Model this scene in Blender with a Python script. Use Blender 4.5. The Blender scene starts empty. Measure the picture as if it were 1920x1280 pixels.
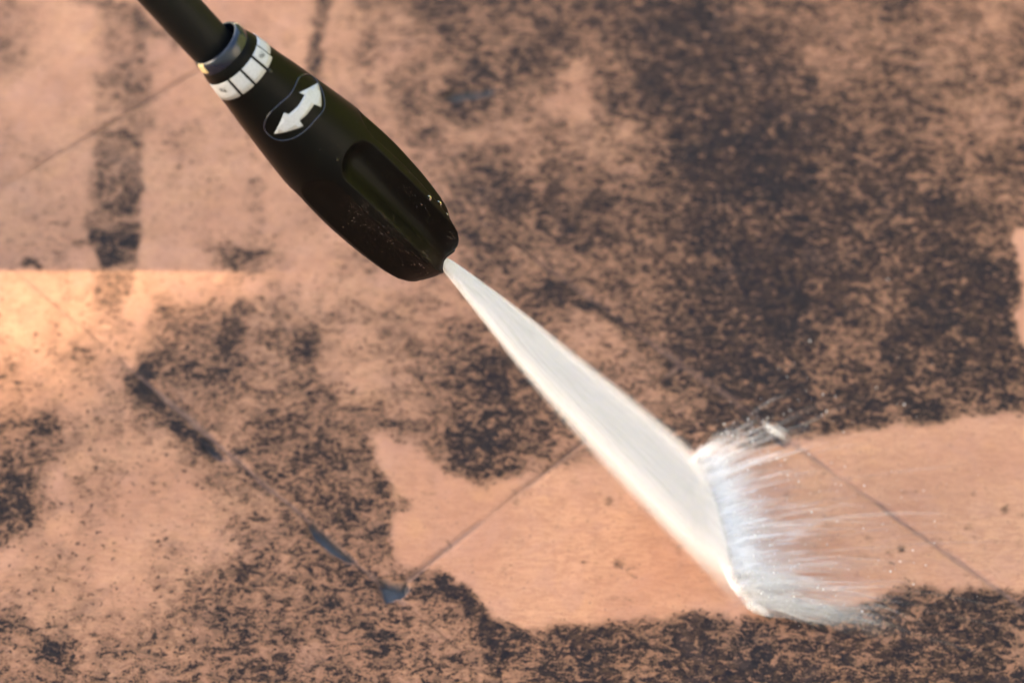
import bpy, math, random
import numpy as np
from mathutils import Vector, Matrix
import time; T00 = time.time()
random.seed(7); np.random.seed(7)
R = math.radians
sc = bpy.context.scene

# ------------------------------------------------------------------ camera, sky, sun, exposure
F, CX, CY, PHI, H = 4000.0, 960.0, 640.0, R(48), 0.673      # focal length in photo pixels, pitch, camera height
cam = bpy.data.cameras.new('camera'); co = bpy.data.objects.new('camera', cam); sc.collection.objects.link(co)
co.location = (0, 0, H); co.rotation_euler = (R(90) - PHI, 0, 0)
cam.sensor_width = 36; cam.lens = 36 * F / 1920; cam.clip_start = 0.02; cam.clip_end = 500
cam.dof.use_dof = True; cam.dof.focus_distance = 0.722; cam.dof.aperture_fstop = 8.8
sc.camera = co

SUN_EL, SUN_AZ = R(33), R(-90)                              # the sun stands to the left (-X)
w = bpy.data.worlds.new('World'); sc.world = w; w.use_nodes = True
wn = w.node_tree.nodes; wl = w.node_tree.links
sky = wn.new('ShaderNodeTexSky'); sky.sky_type = 'NISHITA'; sky.sun_disc = False
sky.sun_elevation = SUN_EL; sky.sun_rotation = SUN_AZ; sky.dust_density = 3.0; sky.ozone_density = 0.6
wl.new(sky.outputs[0], wn['Background'].inputs[0]); wn['Background'].inputs[1].default_value = 0.12
sun = bpy.data.lights.new('sun', 'SUN'); so = bpy.data.objects.new('sun', sun); sc.collection.objects.link(so)
sun.energy = 1.9; sun.angle = R(0.53); sun.color = (1.0, 0.80, 0.52)
sdir = Vector((math.cos(SUN_EL) * math.sin(SUN_AZ), math.cos(SUN_EL) * math.cos(SUN_AZ), math.sin(SUN_EL)))
so.rotation_euler = sdir.to_track_quat('Z', 'Y').to_euler()
vs = sc.view_settings; vs.view_transform = 'Standard'; vs.look = 'None'; vs.gamma = 1; vs.exposure = 2.78
vs.use_curve_mapping = False
vs.use_white_balance = True; vs.white_balance_temperature = 7000; vs.white_balance_tint = 10   # camera balanced for open shade
cy = sc.cycles; cy.use_denoising = True; cy.max_bounces = 14; cy.transparent_max_bounces = 48
cy.diffuse_bounces = 9; cy.caustics_reflective = False; cy.caustics_refractive = False

# ------------------------------------------------------------------ helpers
fwd = np.array([0, math.cos(PHI), -math.sin(PHI)]); dwn = np.array([0, -math.sin(PHI), -math.cos(PHI)]); rgt = np.array([1., 0, 0])
CAM = np.array([0, 0, H])
def ray(px, py): return rgt * ((px - CX) / F) + dwn * ((py - CY) / F) + fwd
def ground(px, py, z=0.0):
    d = ray(px, py); return CAM + d * ((z - H) / d[2])
def pix(P):
    P = np.asarray(P, float) - CAM; z = P @ fwd
    return CX + F * (P @ rgt) / z, CY + F * (P @ dwn) / z
def link(o, parent=None):
    sc.collection.objects.link(o)
    if parent is not None: o.parent = parent
    return o
def mesh(name, verts, faces, mat=None, parent=None, smooth=False):
    me = bpy.data.meshes.new(name)
    me.from_pydata([tuple(map(float, v)) for v in verts], [], [tuple(map(int, f)) for f in faces]); me.update()
    if smooth: me.polygons.foreach_set('use_smooth', [True] * len(me.polygons))
    if mat: me.materials.append(mat)
    return link(bpy.data.objects.new(name, me), parent)
def npmesh(name, V, Q, mat, parent=None, smooth=True, attrs=None):
    me = bpy.data.meshes.new(name); k = Q.shape[1]
    me.vertices.add(len(V)); me.vertices.foreach_set('co', np.asarray(V, np.float32).ravel())
    me.loops.add(Q.size); me.loops.foreach_set('vertex_index', Q.astype(np.int32).ravel())
    me.polygons.add(len(Q)); me.polygons.foreach_set('loop_start', np.arange(0, Q.size, k, dtype=np.int32))
    me.update(calc_edges=True)
    if smooth: me.polygons.foreach_set('use_smooth', np.ones(len(Q), bool))
    for nm, a in (attrs or {}).items():
        at = me.attributes.new(nm, 'FLOAT', 'POINT'); at.data.foreach_set('value', np.asarray(a, np.float32))
    me.materials.append(mat); me.validate()
    return link(bpy.data.objects.new(name, me), parent)
def tag(o, label=None, cat=None, group=None, kind=None):
    if label: o['label'] = label
    if cat: o['category'] = cat
    if group: o['group'] = group
    if kind: o['kind'] = kind
    return o
def empty(name, loc=(0, 0, 0)):
    o = bpy.data.objects.new(name, None); o.empty_display_size = 0.02; o.location = loc; return link(o)
def gridfaces(n, m, wrap=False):
    i, j = np.meshgrid(np.arange(n - 1), np.arange(m if wrap else m - 1), indexing='ij'); j2 = (j + 1) % m
    return np.stack([i * m + j, (i + 1) * m + j, (i + 1) * m + j2, i * m + j2], -1).reshape(-1, 4)
# smooth value noise on arrays
_tab = np.random.RandomState(3).rand(256, 256)
def vnoise(x, y, s, seed=0):
    x = np.asarray(x) / s + seed * 17.3; y = np.asarray(y) / s + seed * 9.1
    xi = np.floor(x).astype(int); yi = np.floor(y).astype(int); fx = x - xi; fy = y - yi
    fx = fx * fx * (3 - 2 * fx); fy = fy * fy * (3 - 2 * fy)
    g = lambda a, b: _tab[a % 256, b % 256]
    return (g(xi, yi) * (1 - fx) + g(xi + 1, yi) * fx) * (1 - fy) + (g(xi, yi + 1) * (1 - fx) + g(xi + 1, yi + 1) * fx) * fy
def fbm(x, y, s, seed=0, o=4):
    t = 0; a = .5; n = 0
    for k in range(o): t = t + a * vnoise(x, y, s / 2 ** k, seed + k); n += a; a *= .55
    return t / n
def sdpoly(x, y, P):                                        # signed distance, negative inside
    P = np.asarray(P, float); d = np.full(x.shape, 1e18); ins = np.zeros(x.shape, bool)
    for k in range(len(P)):
        a = P[k]; b = P[(k + 1) % len(P)]; e = b - a
        t = np.clip(((x - a[0]) * e[0] + (y - a[1]) * e[1]) / (e @ e), 0, 1)
        d = np.minimum(d, (x - a[0] - t * e[0]) ** 2 + (y - a[1] - t * e[1]) ** 2)
        c = ((a[1] > y) != (b[1] > y)) & (x < e[0] * (y - a[1]) / (e[1] if e[1] else 1e-9) + a[0]); ins ^= c
    return np.where(ins, -1, 1) * np.sqrt(d)
def sdline(x, y, P):
    P = np.asarray(P, float); d = np.full(x.shape, 1e18)
    for a, b in zip(P[:-1], P[1:]):
        e = b - a; t = np.clip(((x - a[0]) * e[0] + (y - a[1]) * e[1]) / (e @ e), 0, 1)
        d = np.minimum(d, (x - a[0] - t * e[0]) ** 2 + (y - a[1] - t * e[1]) ** 2)
    return np.sqrt(d)
def sstep(a, b, v):
    t = np.clip((v - a) / (b - a), 0, 1); return t * t * (3 - 2 * t)

# ------------------------------------------------------------------ materials
class NT:
    def __init__(s, name):
        s.m = bpy.data.materials.new(name); s.m.use_nodes = True; s.t = s.m.node_tree; s.n = s.t.nodes; s.l = s.t.links
        s.b = s.n['Principled BSDF']; s.out = s.n['Material Output']
    def node(s, t, **k):
        n = s.n.new(t)
        for a, v in k.items(): setattr(n, a, v)
        return n
    def set(s, sock, v):
        if isinstance(v, bpy.types.NodeSocket): s.l.new(v, sock)
        else: sock.default_value = v
    def math(s, op, a, b=0.0, c=0.0, clamp=False):
        n = s.node('ShaderNodeMath', operation=op, use_clamp=clamp)
        for i, v in enumerate((a, b, c)): s.set(n.inputs[i], v)
        return n.outputs[0]
    def noise(s, vec, scale, detail=4, rough=.55, dist=0.0):
        n = s.node('ShaderNodeTexNoise'); s.l.new(vec, n.inputs['Vector'])
        n.inputs['Scale'].default_value = scale; n.inputs['Detail'].default_value = detail
        n.inputs['Roughness'].default_value = rough; n.inputs['Distortion'].default_value = dist
        return n.outputs['Fac']
    def mix(s, f, a, b, mode='MIX'):
        n = s.node('ShaderNodeMix', data_type='RGBA', blend_type=mode)
        s.set(n.inputs[0], f); s.set(n.inputs[6], a); s.set(n.inputs[7], b); return n.outputs[2]
    def ramp(s, v, a, b):                                   # smooth 0..1 between a and b
        n = s.node('ShaderNodeMapRange', interpolation_type='SMOOTHSTEP'); s.set(n.inputs[0], v)
        s.set(n.inputs[1], a); s.set(n.inputs[2], b); return n.outputs[0]
    def attr(s, name):
        n = s.node('ShaderNodeAttribute', attribute_name=name); return n.outputs['Fac']
    def map(s, vec, scale=(1, 1, 1), rot=(0, 0, 0)):
        n = s.node('ShaderNodeMapping'); s.l.new(vec, n.inputs[0]); n.inputs[2].default_value = rot; n.inputs[3].default_value = scale
        return n.outputs[0]
    def coord(s, k='Object'): return s.node('ShaderNodeTexCoord').outputs[k]
    def bump(s, h, strength=.5, dist=.001, normal=None):
        n = s.node('ShaderNodeBump'); s.l.new(h, n.inputs['Height']); n.inputs['Strength'].default_value = strength
        n.inputs['Distance'].default_value = dist
        if normal: s.l.new(normal, n.inputs['Normal'])
        return n.outputs[0]
def C(r, g, b): return (r, g, b, 1)
def simple(name, col, rough=.6, spec=.5):
    m = NT(name); c = m.coord(); f = m.noise(c, 30, 3)
    m.set(m.b.inputs['Base Color'], m.mix(f, C(*[v * .8 for v in col]), C(*[min(1, v * 1.2) for v in col])))
    m.b.inputs['Roughness'].default_value = rough; m.b.inputs['Specular IOR Level'].default_value = spec
    return m.m

def stone_material(name, mortar=False):
    m = NT(name); c = m.coord()
    d = m.attr('dirt'); wet = m.attr('wet'); jn = m.attr('joint'); vd = m.attr('hollow')
    # clean stone: warm terracotta, mottled, with flowing wrinkles and fine grain
    big = m.noise(c, 16, 5, .6, .6); fine = m.noise(c, 520, 6, .75); grain = m.noise(c, 2200, 2, .6)
    wr = m.noise(m.map(c, (1, 3.2, 1), (0, 0, R(-12))), 110, 5, .6, 1.6)
    clean = m.mix(m.ramp(big, .35, .66), C(.405, .200, .124), C(.475, .250, .150))
    clean = m.mix(m.math('MULTIPLY', m.ramp(wr, .42, .62), .6), clean, C(.33, .155, .098))
    clean = m.mix(m.math('MULTIPLY', m.ramp(fine, .50, .72), .55), clean, C(.27, .136, .088))
    clean = m.mix(m.math('MULTIPLY', m.ramp(grain, .60, .75), .45), clean, C(.54, .35, .26))
    clean = m.mix(m.math('MULTIPLY', m.ramp(m.noise(c, 60, 3), .55, .75), .3), clean, C(.52, .27, .13))
    pits = m.ramp(m.noise(c, 620, 2, .5, .4), .655, .72)
    clean = m.mix(m.math('MULTIPLY', pits, .7), clean, C(.13, .085, .07))
    clean = m.mix(m.math('MULTIPLY', m.ramp(m.noise(c, 45, 4, .6, .5), .48, .66), .35), clean, C(.40, .215, .160))
    # black crust: blotches a few millimetres wide broken by fine pitting
    v1 = m.map(c, (1, 1.45, 1), (0, 0, R(28)))
    n1 = m.noise(v1, 150, 7, .66, 1.1); n2 = m.noise(m.map(c, (1, 1.3, 1), (0, 0, R(-20))), 430, 6, .72, .8)
    n3 = m.noise(c, 1100, 4, .7)
    n = m.math('ADD', m.math('ADD', m.math('MULTIPLY', n1, .46), m.math('MULTIPLY', n2, .40)), m.math('MULTIPLY', n3, .14))
    thr = m.math('SUBTRACT', .645, m.math('MULTIPLY', d, .235))
    dd = m.math('SUBTRACT', n, thr)
    crust = m.math('MULTIPLY', m.ramp(dd, -.030, .045), m.ramp(d, .01, .08))
    fleck = m.ramp(m.noise(m.map(c, (1, 1.6, 1), (0, 0, R(24))), 210, 3, .5, .5), .60, .70); crust = m.math('MULTIPLY', crust, m.math('SUBTRACT', 1.0, m.math('MULTIPLY', fleck, .6)))
    spots = m.math('MULTIPLY', m.ramp(m.noise(m.map(c, (1, 1.2, 1), (0, 0, .4)), 330, 3, .55, .3), .615, .665), m.ramp(d, .07, .26)); crust = m.math('MAXIMUM', crust, m.math('MULTIPLY', spots, .85))
    stain = m.math('MULTIPLY', m.ramp(dd, -.13, .02), m.ramp(d, .05, .6))
    dark = m.mix(m.ramp(m.noise(c, 330, 5, .72, .4), .42, .66), C(.004, .008, .015), C(.060, .038, .028))
    dark = m.mix(m.ramp(m.noise(c, 38, 4, .6), .44, .60), dark, m.mix(m.ramp(m.noise(c, 480, 4, .7), .45, .62), C(.005, .009, .015), C(.018, .018, .021)))
    film = m.math('MULTIPLY', m.ramp(m.noise(m.map(c, (1, 1.5, 1), (0, 0, R(34))), 95, 6, .70, 1.2), .46, .60), m.ramp(d, .10, .55))
    col = m.mix(m.math('MULTIPLY', stain, .78), clean, C(.160, .084, .052))
    col = m.mix(m.math('MULTIPLY', m.ramp(d, .06, .80), .70), col, C(.185, .090, .052))
    col = m.mix(m.math('MULTIPLY', film, .55), col, C(.085, .046, .030))
    col = m.mix(m.math('MULTIPLY', m.math('MULTIPLY', fleck, m.ramp(d, .3, .8)), .7), col, C(.34, .165, .092))
    col = m.mix(m.math('MULTIPLY', crust, .93), col, dark)
    # joints keep a brown-violet mortar, hollows hold dark wet silt
    jc = m.mix(m.noise(c, 400, 4), C(.17, .105, .09), C(.25, .155, .12))
    col = m.mix(m.math('MULTIPLY', jn, .75), col, jc)
    col = m.mix(vd, col, m.mix(m.noise(c, 300, 4), C(.075, .09, .11), C(.14, .16, .18)))
    m.set(m.b.inputs['Base Color'], col)
    ro = m.math('SUBTRACT', m.math('ADD', .60, m.math('MULTIPLY', fine, .2)), m.math('MULTIPLY', wet, .22))
    m.set(m.b.inputs['Roughness'], m.math('SUBTRACT', ro, m.math('MULTIPLY', vd, .25)))
    m.set(m.b.inputs['Specular IOR Level'], m.math('SUBTRACT', .26, m.math('MULTIPLY', crust, .20)))
    hgt = m.math('ADD', m.math('MULTIPLY', n2, .5), m.math('ADD', m.math('MULTIPLY', fine, .35), m.math('MULTIPLY', wr, .9)))
    hgt = m.math('ADD', hgt, m.math('MULTIPLY', crust, .35))
    m.set(m.b.inputs['Normal'], m.bump(hgt, .6, .0012))
    return m.m
M_stone = stone_material('terracotta_stone')

# ------------------------------------------------------------------ dirt left on the paving (where the black crust still sits), plus a slot's painted shadow edge
SWATH = [(700, 812), (760, 838), (822, 872), (868, 905), (915, 915), (960, 898), (1010, 884), (1085, 874), (1150, 866), (1240, 852), (1320, 840), (1390, 842),
         (1440, 838), (1500, 822), (1560, 815), (1640, 805), (1700, 795), (1800, 792), (1870, 775), (1990, 770), (2500, 742), (3300, 720), (3300, 1130), (2500, 1150), (1990, 1125), (1885, 1100), (1830, 1098), (1780, 1104),
         (1740, 1092), (1690, 1096), (1640, 1118), (1580, 1135), (1500, 1150), (1400, 1150), (1330, 1148), (1250, 1150), (1150, 1158), (1060, 1168), (985, 1180), (925, 1152),
         (890, 1112), (850, 1082), (800, 1060), (760, 1062), (738, 1010), (745, 930), (722, 880)]
BLOBS = [  # polygon or polyline points, half width (0 = polygon), value, feather in photo pixels, weight
    ('p', [(-60, -60), (620, -60), (600, 300), (560, 520), (420, 560), (-60, 620)], .20, 60),
    ('p', [(660, -60), (1990, -60), (1990, 800), (1300, 850), (1000, 820), (820, 560), (900, 420), (780, 260), (690, 160)], .64, 70),
    ('p', [(700, -60), (1100, -60), (1080, 90), (900, 70), (740, 90)], .70, 60),
    ('p', [(1150, 0), (1500, 40), (1620, 200), (1880, 440), (1900, 640), (1830, 770), (1450, 790), (1360, 760), (1180, 600), (1280, 420), (1230, 280), (1120, 130)], .78, 90),
    ('p', [(1290, 60), (1440, 80), (1500, 260), (1480, 420), (1520, 580), (1400, 640), (1330, 500), (1330, 300), (1270, 170)], .90, 90),
    ('l', [(1270, 30), (1330, 230), (1420, 400), (1440, 600)], 60, .93, 60), ('l', [(1400, 560), (1480, 640), (1560, 680)], 30, .97, 40),
    ('l', [(1680, 520), (1790, 580), (1780, 680), (1740, 780)], 22, .97, 36),
    ('p', [(1680, 480), (1880, 500), (1905, 640), (1700, 620)], .86, 40),
    ('p', [(1440, 660), (1880, 690), (1900, 760), (1560, 810), (1430, 800), (1340, 720)], .80, 40),
    ('p', [(1340, 640), (1450, 680), (1480, 790), (1300, 800), (1270, 720)], .84, 50),
    ('p', [(1640, -60), (1990, -60), (1990, 420), (1880, 430), (1760, 260)], .54, 90),
    ('p', [(1500, 40), (1660, 20), (1660, 180), (1540, 190)], .60, 50),
    ('p', [(1500, 590), (1640, 600), (1660, 690), (1540, 720)], .62, 40),
    ('p', [(1905, 430), (1990, 430), (1990, 670), (1912, 650)], .05, 10),
    ('p', [(1070, 90), (1120, 100), (1110, 180), (1150, 240), (1060, 262), (960, 270), (870, 300), (840, 270), (940, 215), (1020, 170)], .34, 40),
    ('p', [(800, 250), (1230, 230), (1240, 330), (1100, 330), (860, 360)], .50, 50),
    ('p', [(700, 60), (860, 60), (840, 150), (720, 140)], .50, 40),
    ('l', [(900, 130), (1000, 120), (1060, 60)], 26, .74, 34), ('l', [(850, 175), (930, 178)], 12, .70, 16), ('l', [(836, 188), (870, 181), (922, 178)], 4, 1.15, 5),  # last stroke paints the shadow along the slot's lower edge
    ('p', [(900, 340), (1080, 330), (1150, 380), (1090, 440), (960, 450), (900, 410)], .70, 40),
    ('p', [(840, 440), (1040, 470), (1180, 600), (1320, 800), (1200, 760), (1040, 640), (930, 560)], .54, 40),
    ('p', [(860, 410), (880, 425), (1020, 540), (1000, 570), (880, 450)], .72, 26),
    ('p', [(1030, 530), (1090, 535), (1085, 565), (1035, 560)], .92, 12),
    ('l', [(1090, 560), (1190, 625), (1290, 690)], 10, .8, 16),
    # the stripes up the left
    ('p', [(172, 20), (285, 10), (275, 240), (178, 245)], .44, 26),
    ('p', [(180, 245), (275, 240), (268, 330), (262, 500), (180, 502), (168, 420), (172, 330)], .54, 15),
    ('p', [(178, 430), (266, 425), (262, 500), (180, 500)], .86, 12),
    ('p', [(225, 320), (275, 330), (262, 400), (225, 390)], .74, 14),
    ('p', [(180, 500), (262, 500), (236, 560), (230, 650), (178, 650)], .56, 9),
    ('l', [(140, 460), (190, 450)], 4, .8, 8), ('l', [(605, -10), (600, 60), (595, 150)], 12, .70, 12), ('l', [(480, 340), (474, 480)], 14, .36, 14),
    ('p', [(370, 455), (500, 455), (560, 500), (520, 540), (400, 490)], .50, 22), ('l', [(450, 470), (492, 474)], 9, .9, 10),
    ('p', [(290, 240), (360, 230), (350, 290), (300, 300)], .34, 24), ('l', [(120, -20), (240, 20), (330, 78)], 10, .62, 16),
    ('l', [(54, 494), (70, 497)], 5, .85, 7), ('l', [(545, 575), (575, 580)], 8, .8, 10), ('p', [(-60, -60), (60, -60), (50, 120), (-60, 200)], .34, 50),
    ('p', [(700, 20), (760, 30), (740, 200), (690, 190)], .42, 40),
    # middle left
    ('p', [(300, 570), (560, 560), (700, 590), (860, 640), (940, 740), (1080, 860), (900, 905), (830, 870), (700, 812), (745, 930), (735, 1060), (500, 1080), (400, 1000), (340, 880), (250, 760), (260, 660)], .53, 34),
    ('p', [(80, 570), (250, 620), (260, 820), (400, 960), (420, 1070), (220, 1180), (0, 1110), (60, 980), (110, 860), (20, 740)], .27, 50),
    ('p', [(160, 620), (240, 640), (230, 720), (150, 700)], .34, 30),
    ('p', [(262, 665), (285, 680), (278, 722), (300, 760), (262, 762), (244, 735)], 1.0, 14), ('l', [(275, 750), (300, 775), (335, 800), (400, 850)], 13, .93, 14),
    ('l', [(452, 575), (432, 640), (414, 700)], 17, .86, 15), ('l', [(360, 690), (440, 715)], 20, .72, 20), ('p', [(560, 610), (600, 620), (590, 680), (550, 670)], .80, 20),
    ('p', [(600, 600), (730, 640), (720, 740), (620, 730)], .36, 28), ('p', [(500, 500), (830, 520), (880, 600), (700, 610), (560, 590)], .32, 40),
    ('p', [(440, 720), (600, 720), (690, 800), (700, 930), (610, 960), (500, 830)], .62, 30), ('p', [(590, 930), (735, 900), (735, 1030), (640, 1020)], .72, 22),
    ('p', [(840, 610), (980, 680), (1060, 800), (960, 880), (880, 870), (820, 830), (780, 740)], .70, 36),
    ('p', [(885, 812), (930, 808), (938, 835), (892, 842)], 1.0, 9), ('p', [(905, 690), (950, 700), (960, 745), (900, 740)], .90, 18), ('p', [(850, 840), (930, 860), (950, 890), (880, 895)], .86, 20),
    ('p', [(-40, 790), (90, 760), (110, 830), (70, 900), (90, 960), (20, 1020), (-40, 1020)], .60, 26), ('p', [(-40, 880), (30, 890), (40, 950), (-40, 990)], .86, 26),
    ('p', [(-60, 1080), (200, 1150), (420, 1090), (500, 1340), (-60, 1340)], .47, 60), ('p', [(60, 1190), (130, 1210), (120, 1275), (60, 1270)], .66, 26),
    ('p', [(370, 1080), (520, 1060), (720, 1080), (740, 1180), (760, 1340), (480, 1340), (400, 1240)], .58, 40), ('p', [(560, 1060), (700, 1060), (720, 1120), (600, 1150)], .70, 30),
    ('p', [(-20, 1160), (20, 1160), (20, 1340), (-20, 1340)], .66, 30), ('p', [(430, 1060), (480, 1060), (470, 1110), (430, 1100)], .72, 20),
    ('p', [(740, 1060), (860, 1080), (930, 1150), (1000, 1190), (2000, 1190), (2000, 1340), (740, 1340), (720, 1200)], .60, 26),
    ('p', [(770, 1140), (870, 1160), (910, 1230), (790, 1220)], .34, 30), ('l', [(840, 1090), (900, 1130), (930, 1180)], 20, .88, 16), ('p', [(900, 1160), (1080, 1170), (1060, 1240), (920, 1250)], .80, 26),
    ('p', [(1000, 1172), (1250, 1160), (1400, 1150), (1600, 1140), (1700, 1110), (2000, 1100), (2000, 1340), (1000, 1340)], .76, 20),
    ('p', [(1280, 1155), (1340, 1155), (1330, 1340), (1270, 1340)], .88, 16), ('p', [(1640, 1100), (1860, 1090), (1990, 1180), (1700, 1240)], .86, 30), ('p', [(1880, 1160), (1990, 1170), (1990, 1260), (1880, 1240)], .55, 30),
]
SEAM_C = [(-60, -172), (240, 20), (330, 80), (870, 430), (1040, 545), (1170, 622), (1440, 797), (1640, 935), (1860, 1078), (2000, 1170)]
def fields(P):
    """dirt, wet, hollow at ground points P (n,3)"""
    x, y = pix(P)
    wx = x + 34 * (fbm(x, y, 60, 1) - .5) + 16 * (fbm(x, y, 14, 9, 2) - .5); wy = y + 30 * (fbm(x, y, 60, 5) - .5) + 16 * (fbm(x, y, 14, 12, 2) - .5)
    d = np.full(x.shape, .30) + .25 * (fbm(x, y, 300, 21) - .5)
    far = (x < -100) | (x > 2020) | (y < -100) | (y > 1380)
    for b in BLOBS:
        hw = 0 if b[0] == 'p' else b[2]; pts, val, fe = b[1], b[-2], b[-1]; a_ = np.array(pts); g_ = fe + hw + 1
        I = np.nonzero((wx > a_[:, 0].min() - g_) & (wx < a_[:, 0].max() + g_) & (wy > a_[:, 1].min() - g_) & (wy < a_[:, 1].max() + g_))[0]
        if not len(I): continue
        s = sdpoly(wx[I], wy[I], pts) if b[0] == 'p' else sdline(wx[I], wy[I], pts) - hw
        m = 1 - sstep(-fe, fe, s); d[I] = d[I] * (1 - m) + val * m
    patch = .30 * (fbm(x, y, 110, 33) - .5) + .42 * (fbm(x, y, 46, 35) - .5); d = d + patch * sstep(.06, .3, d)
    s = sdpoly(x + 26 * (fbm(x, y, 34, 2) - .5), y + 26 * (fbm(x, y, 34, 8) - .5), SWATH)
    m = 1 - sstep(-16, 15, s); d = d * (1 - m) + (.03 + .16 * (fbm(x, y, 70, 77) > .62) * fbm(x, y, 30, 78)) * m
    # a few specks left inside the cleaned band
    d = np.where(s < -10, d + .26 * (fbm(x, y, 22, 40, 3) > .76), d)
    for (px, py, r_) in ((1143, 940, 8), (1160, 1055, 10), (655, 1012, 12), (1690, 1030, 8), (1885, 955, 9), (760, 945, 14)):
        q = np.hypot(x - px, y - py); d = np.maximum(d, .55 * (1 - sstep(r_ * .5, r_ * 1.6, q)))
    d = np.where(far, .34 + .9 * (fbm(x, y, 260, 50) - .5), d)
    wet = 1 - sstep(0, 380, np.abs(sdpoly(x, y, [(1300, 820), (1900, 780), (1900, 1150), (1380, 1160)])) * (sdpoly(x, y, [(1300, 820), (1900, 780), (1900, 1150), (1380, 1160)]) > 0))
    wet = np.clip(.25 + .6 * wet + .3 * sstep(.5, .9, d), 0, 1)
    ho = np.zeros(x.shape)
    hc = np.zeros(x.shape)
    for pts, fe, hw_ in (([(572, 980), (590, 984), (628, 1018), (668, 1052), (655, 1054), (622, 1036), (590, 1008)], 4, 1),
                    ([(708, 1082), (735, 1088), (762, 1094), (768, 1103), (756, 1118), (722, 1130), (715, 1110)], 4, 1),
                    ([(828, 183), (850, 171), (915, 164), (925, 172), (915, 180), (850, 189)], 6, .85),
                    ([(1433, 800), (1455, 808), (1482, 832), (1470, 838), (1445, 820)], 6, .4),
                    ([(380, 826), (402, 838), (425, 862), (412, 862), (390, 845)], 6, .4)):
        h_ = 1 - sstep(-fe, fe * .6, sdpoly(x + 5 * (fbm(x, y, 10, 60, 2) - .5), y, pts)); ho = np.maximum(ho, h_ * (.4 + .6 * hw_)); hc = np.maximum(hc, h_ * hw_)
    jv = np.full(x.shape, .10)
    for pts, v_ in (([(250, 700), (400, 845), (560, 985)], .75), ([(560, 985), (740, 1110)], .6), ([(740, 1110), (1000, 1310)], .12), ([(740, 1110), (880, 990)], .75), ([(880, 990), (1000, 890)], .25), ([(1000, 890), (1100, 810)], .7),
                    ([(-20, 385), (160, 260), (330, 130)], .20), ([(200, 0), (340, 90)], .5), ([(870, 430), (1440, 797)], .45), ([(1440, 797), (1700, 975)], .85), ([(1700, 975), (1990, 1165)], .7)):
        q = 1 - sstep(18, 40, sdline(x, y, pts)); jv = np.maximum(jv, q * v_)
    return np.clip(d, 0, 1), wet, ho, hc, jv

# ------------------------------------------------------------------ the paving: slabs laid diagonally
e1 = np.array([1, -1, 0]) / math.sqrt(2); e2 = np.array([1, 1, 0]) / math.sqrt(2)      # joints run down-right and up-right
A_ = ground(700, 1080)[:3]; C_ = ground(1440, 797)
vA, vC = A_ @ e2, C_ @ e2
uB, uD = ground(830, 1035) @ e1, ground(160, 258) @ e1
ROW = vC - vA; LEN = uB - uD
patio = mesh('patio', [(-1.3, -.9, -.0100), (1.3, -.9, -.0100), (1.3, 1.7, -.0100), (-1.3, 1.7, -.0100)], [(0, 1, 2, 3)], M_stone)
tag(patio, kind='structure'); patio['label'] = 'mortar bed under diagonal terracotta stone paving'
vis = [ground(-40, -40), ground(1960, -40), ground(1960, 1320), ground(-40, 1320)]
n_slab = 0
ROWS = [(vA + k * 1.7 * ROW, vA + (k + 1) * 1.7 * ROW, 2.1, (k * .37) % 1) for k in range(-5, -1)] + [(vA - 1.7 * ROW, vA, 2.6, .27), (vA, vC, 1.0, 0.0),
        (vC, vC + 2.1 * ROW, 2.7, .12)] + [(vC + (2.1 + 1.7 * k) * ROW, vC + (2.1 + 1.7 * (k + 1)) * ROW, 2.1, (k * .37) % 1) for k in range(3)]
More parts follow.
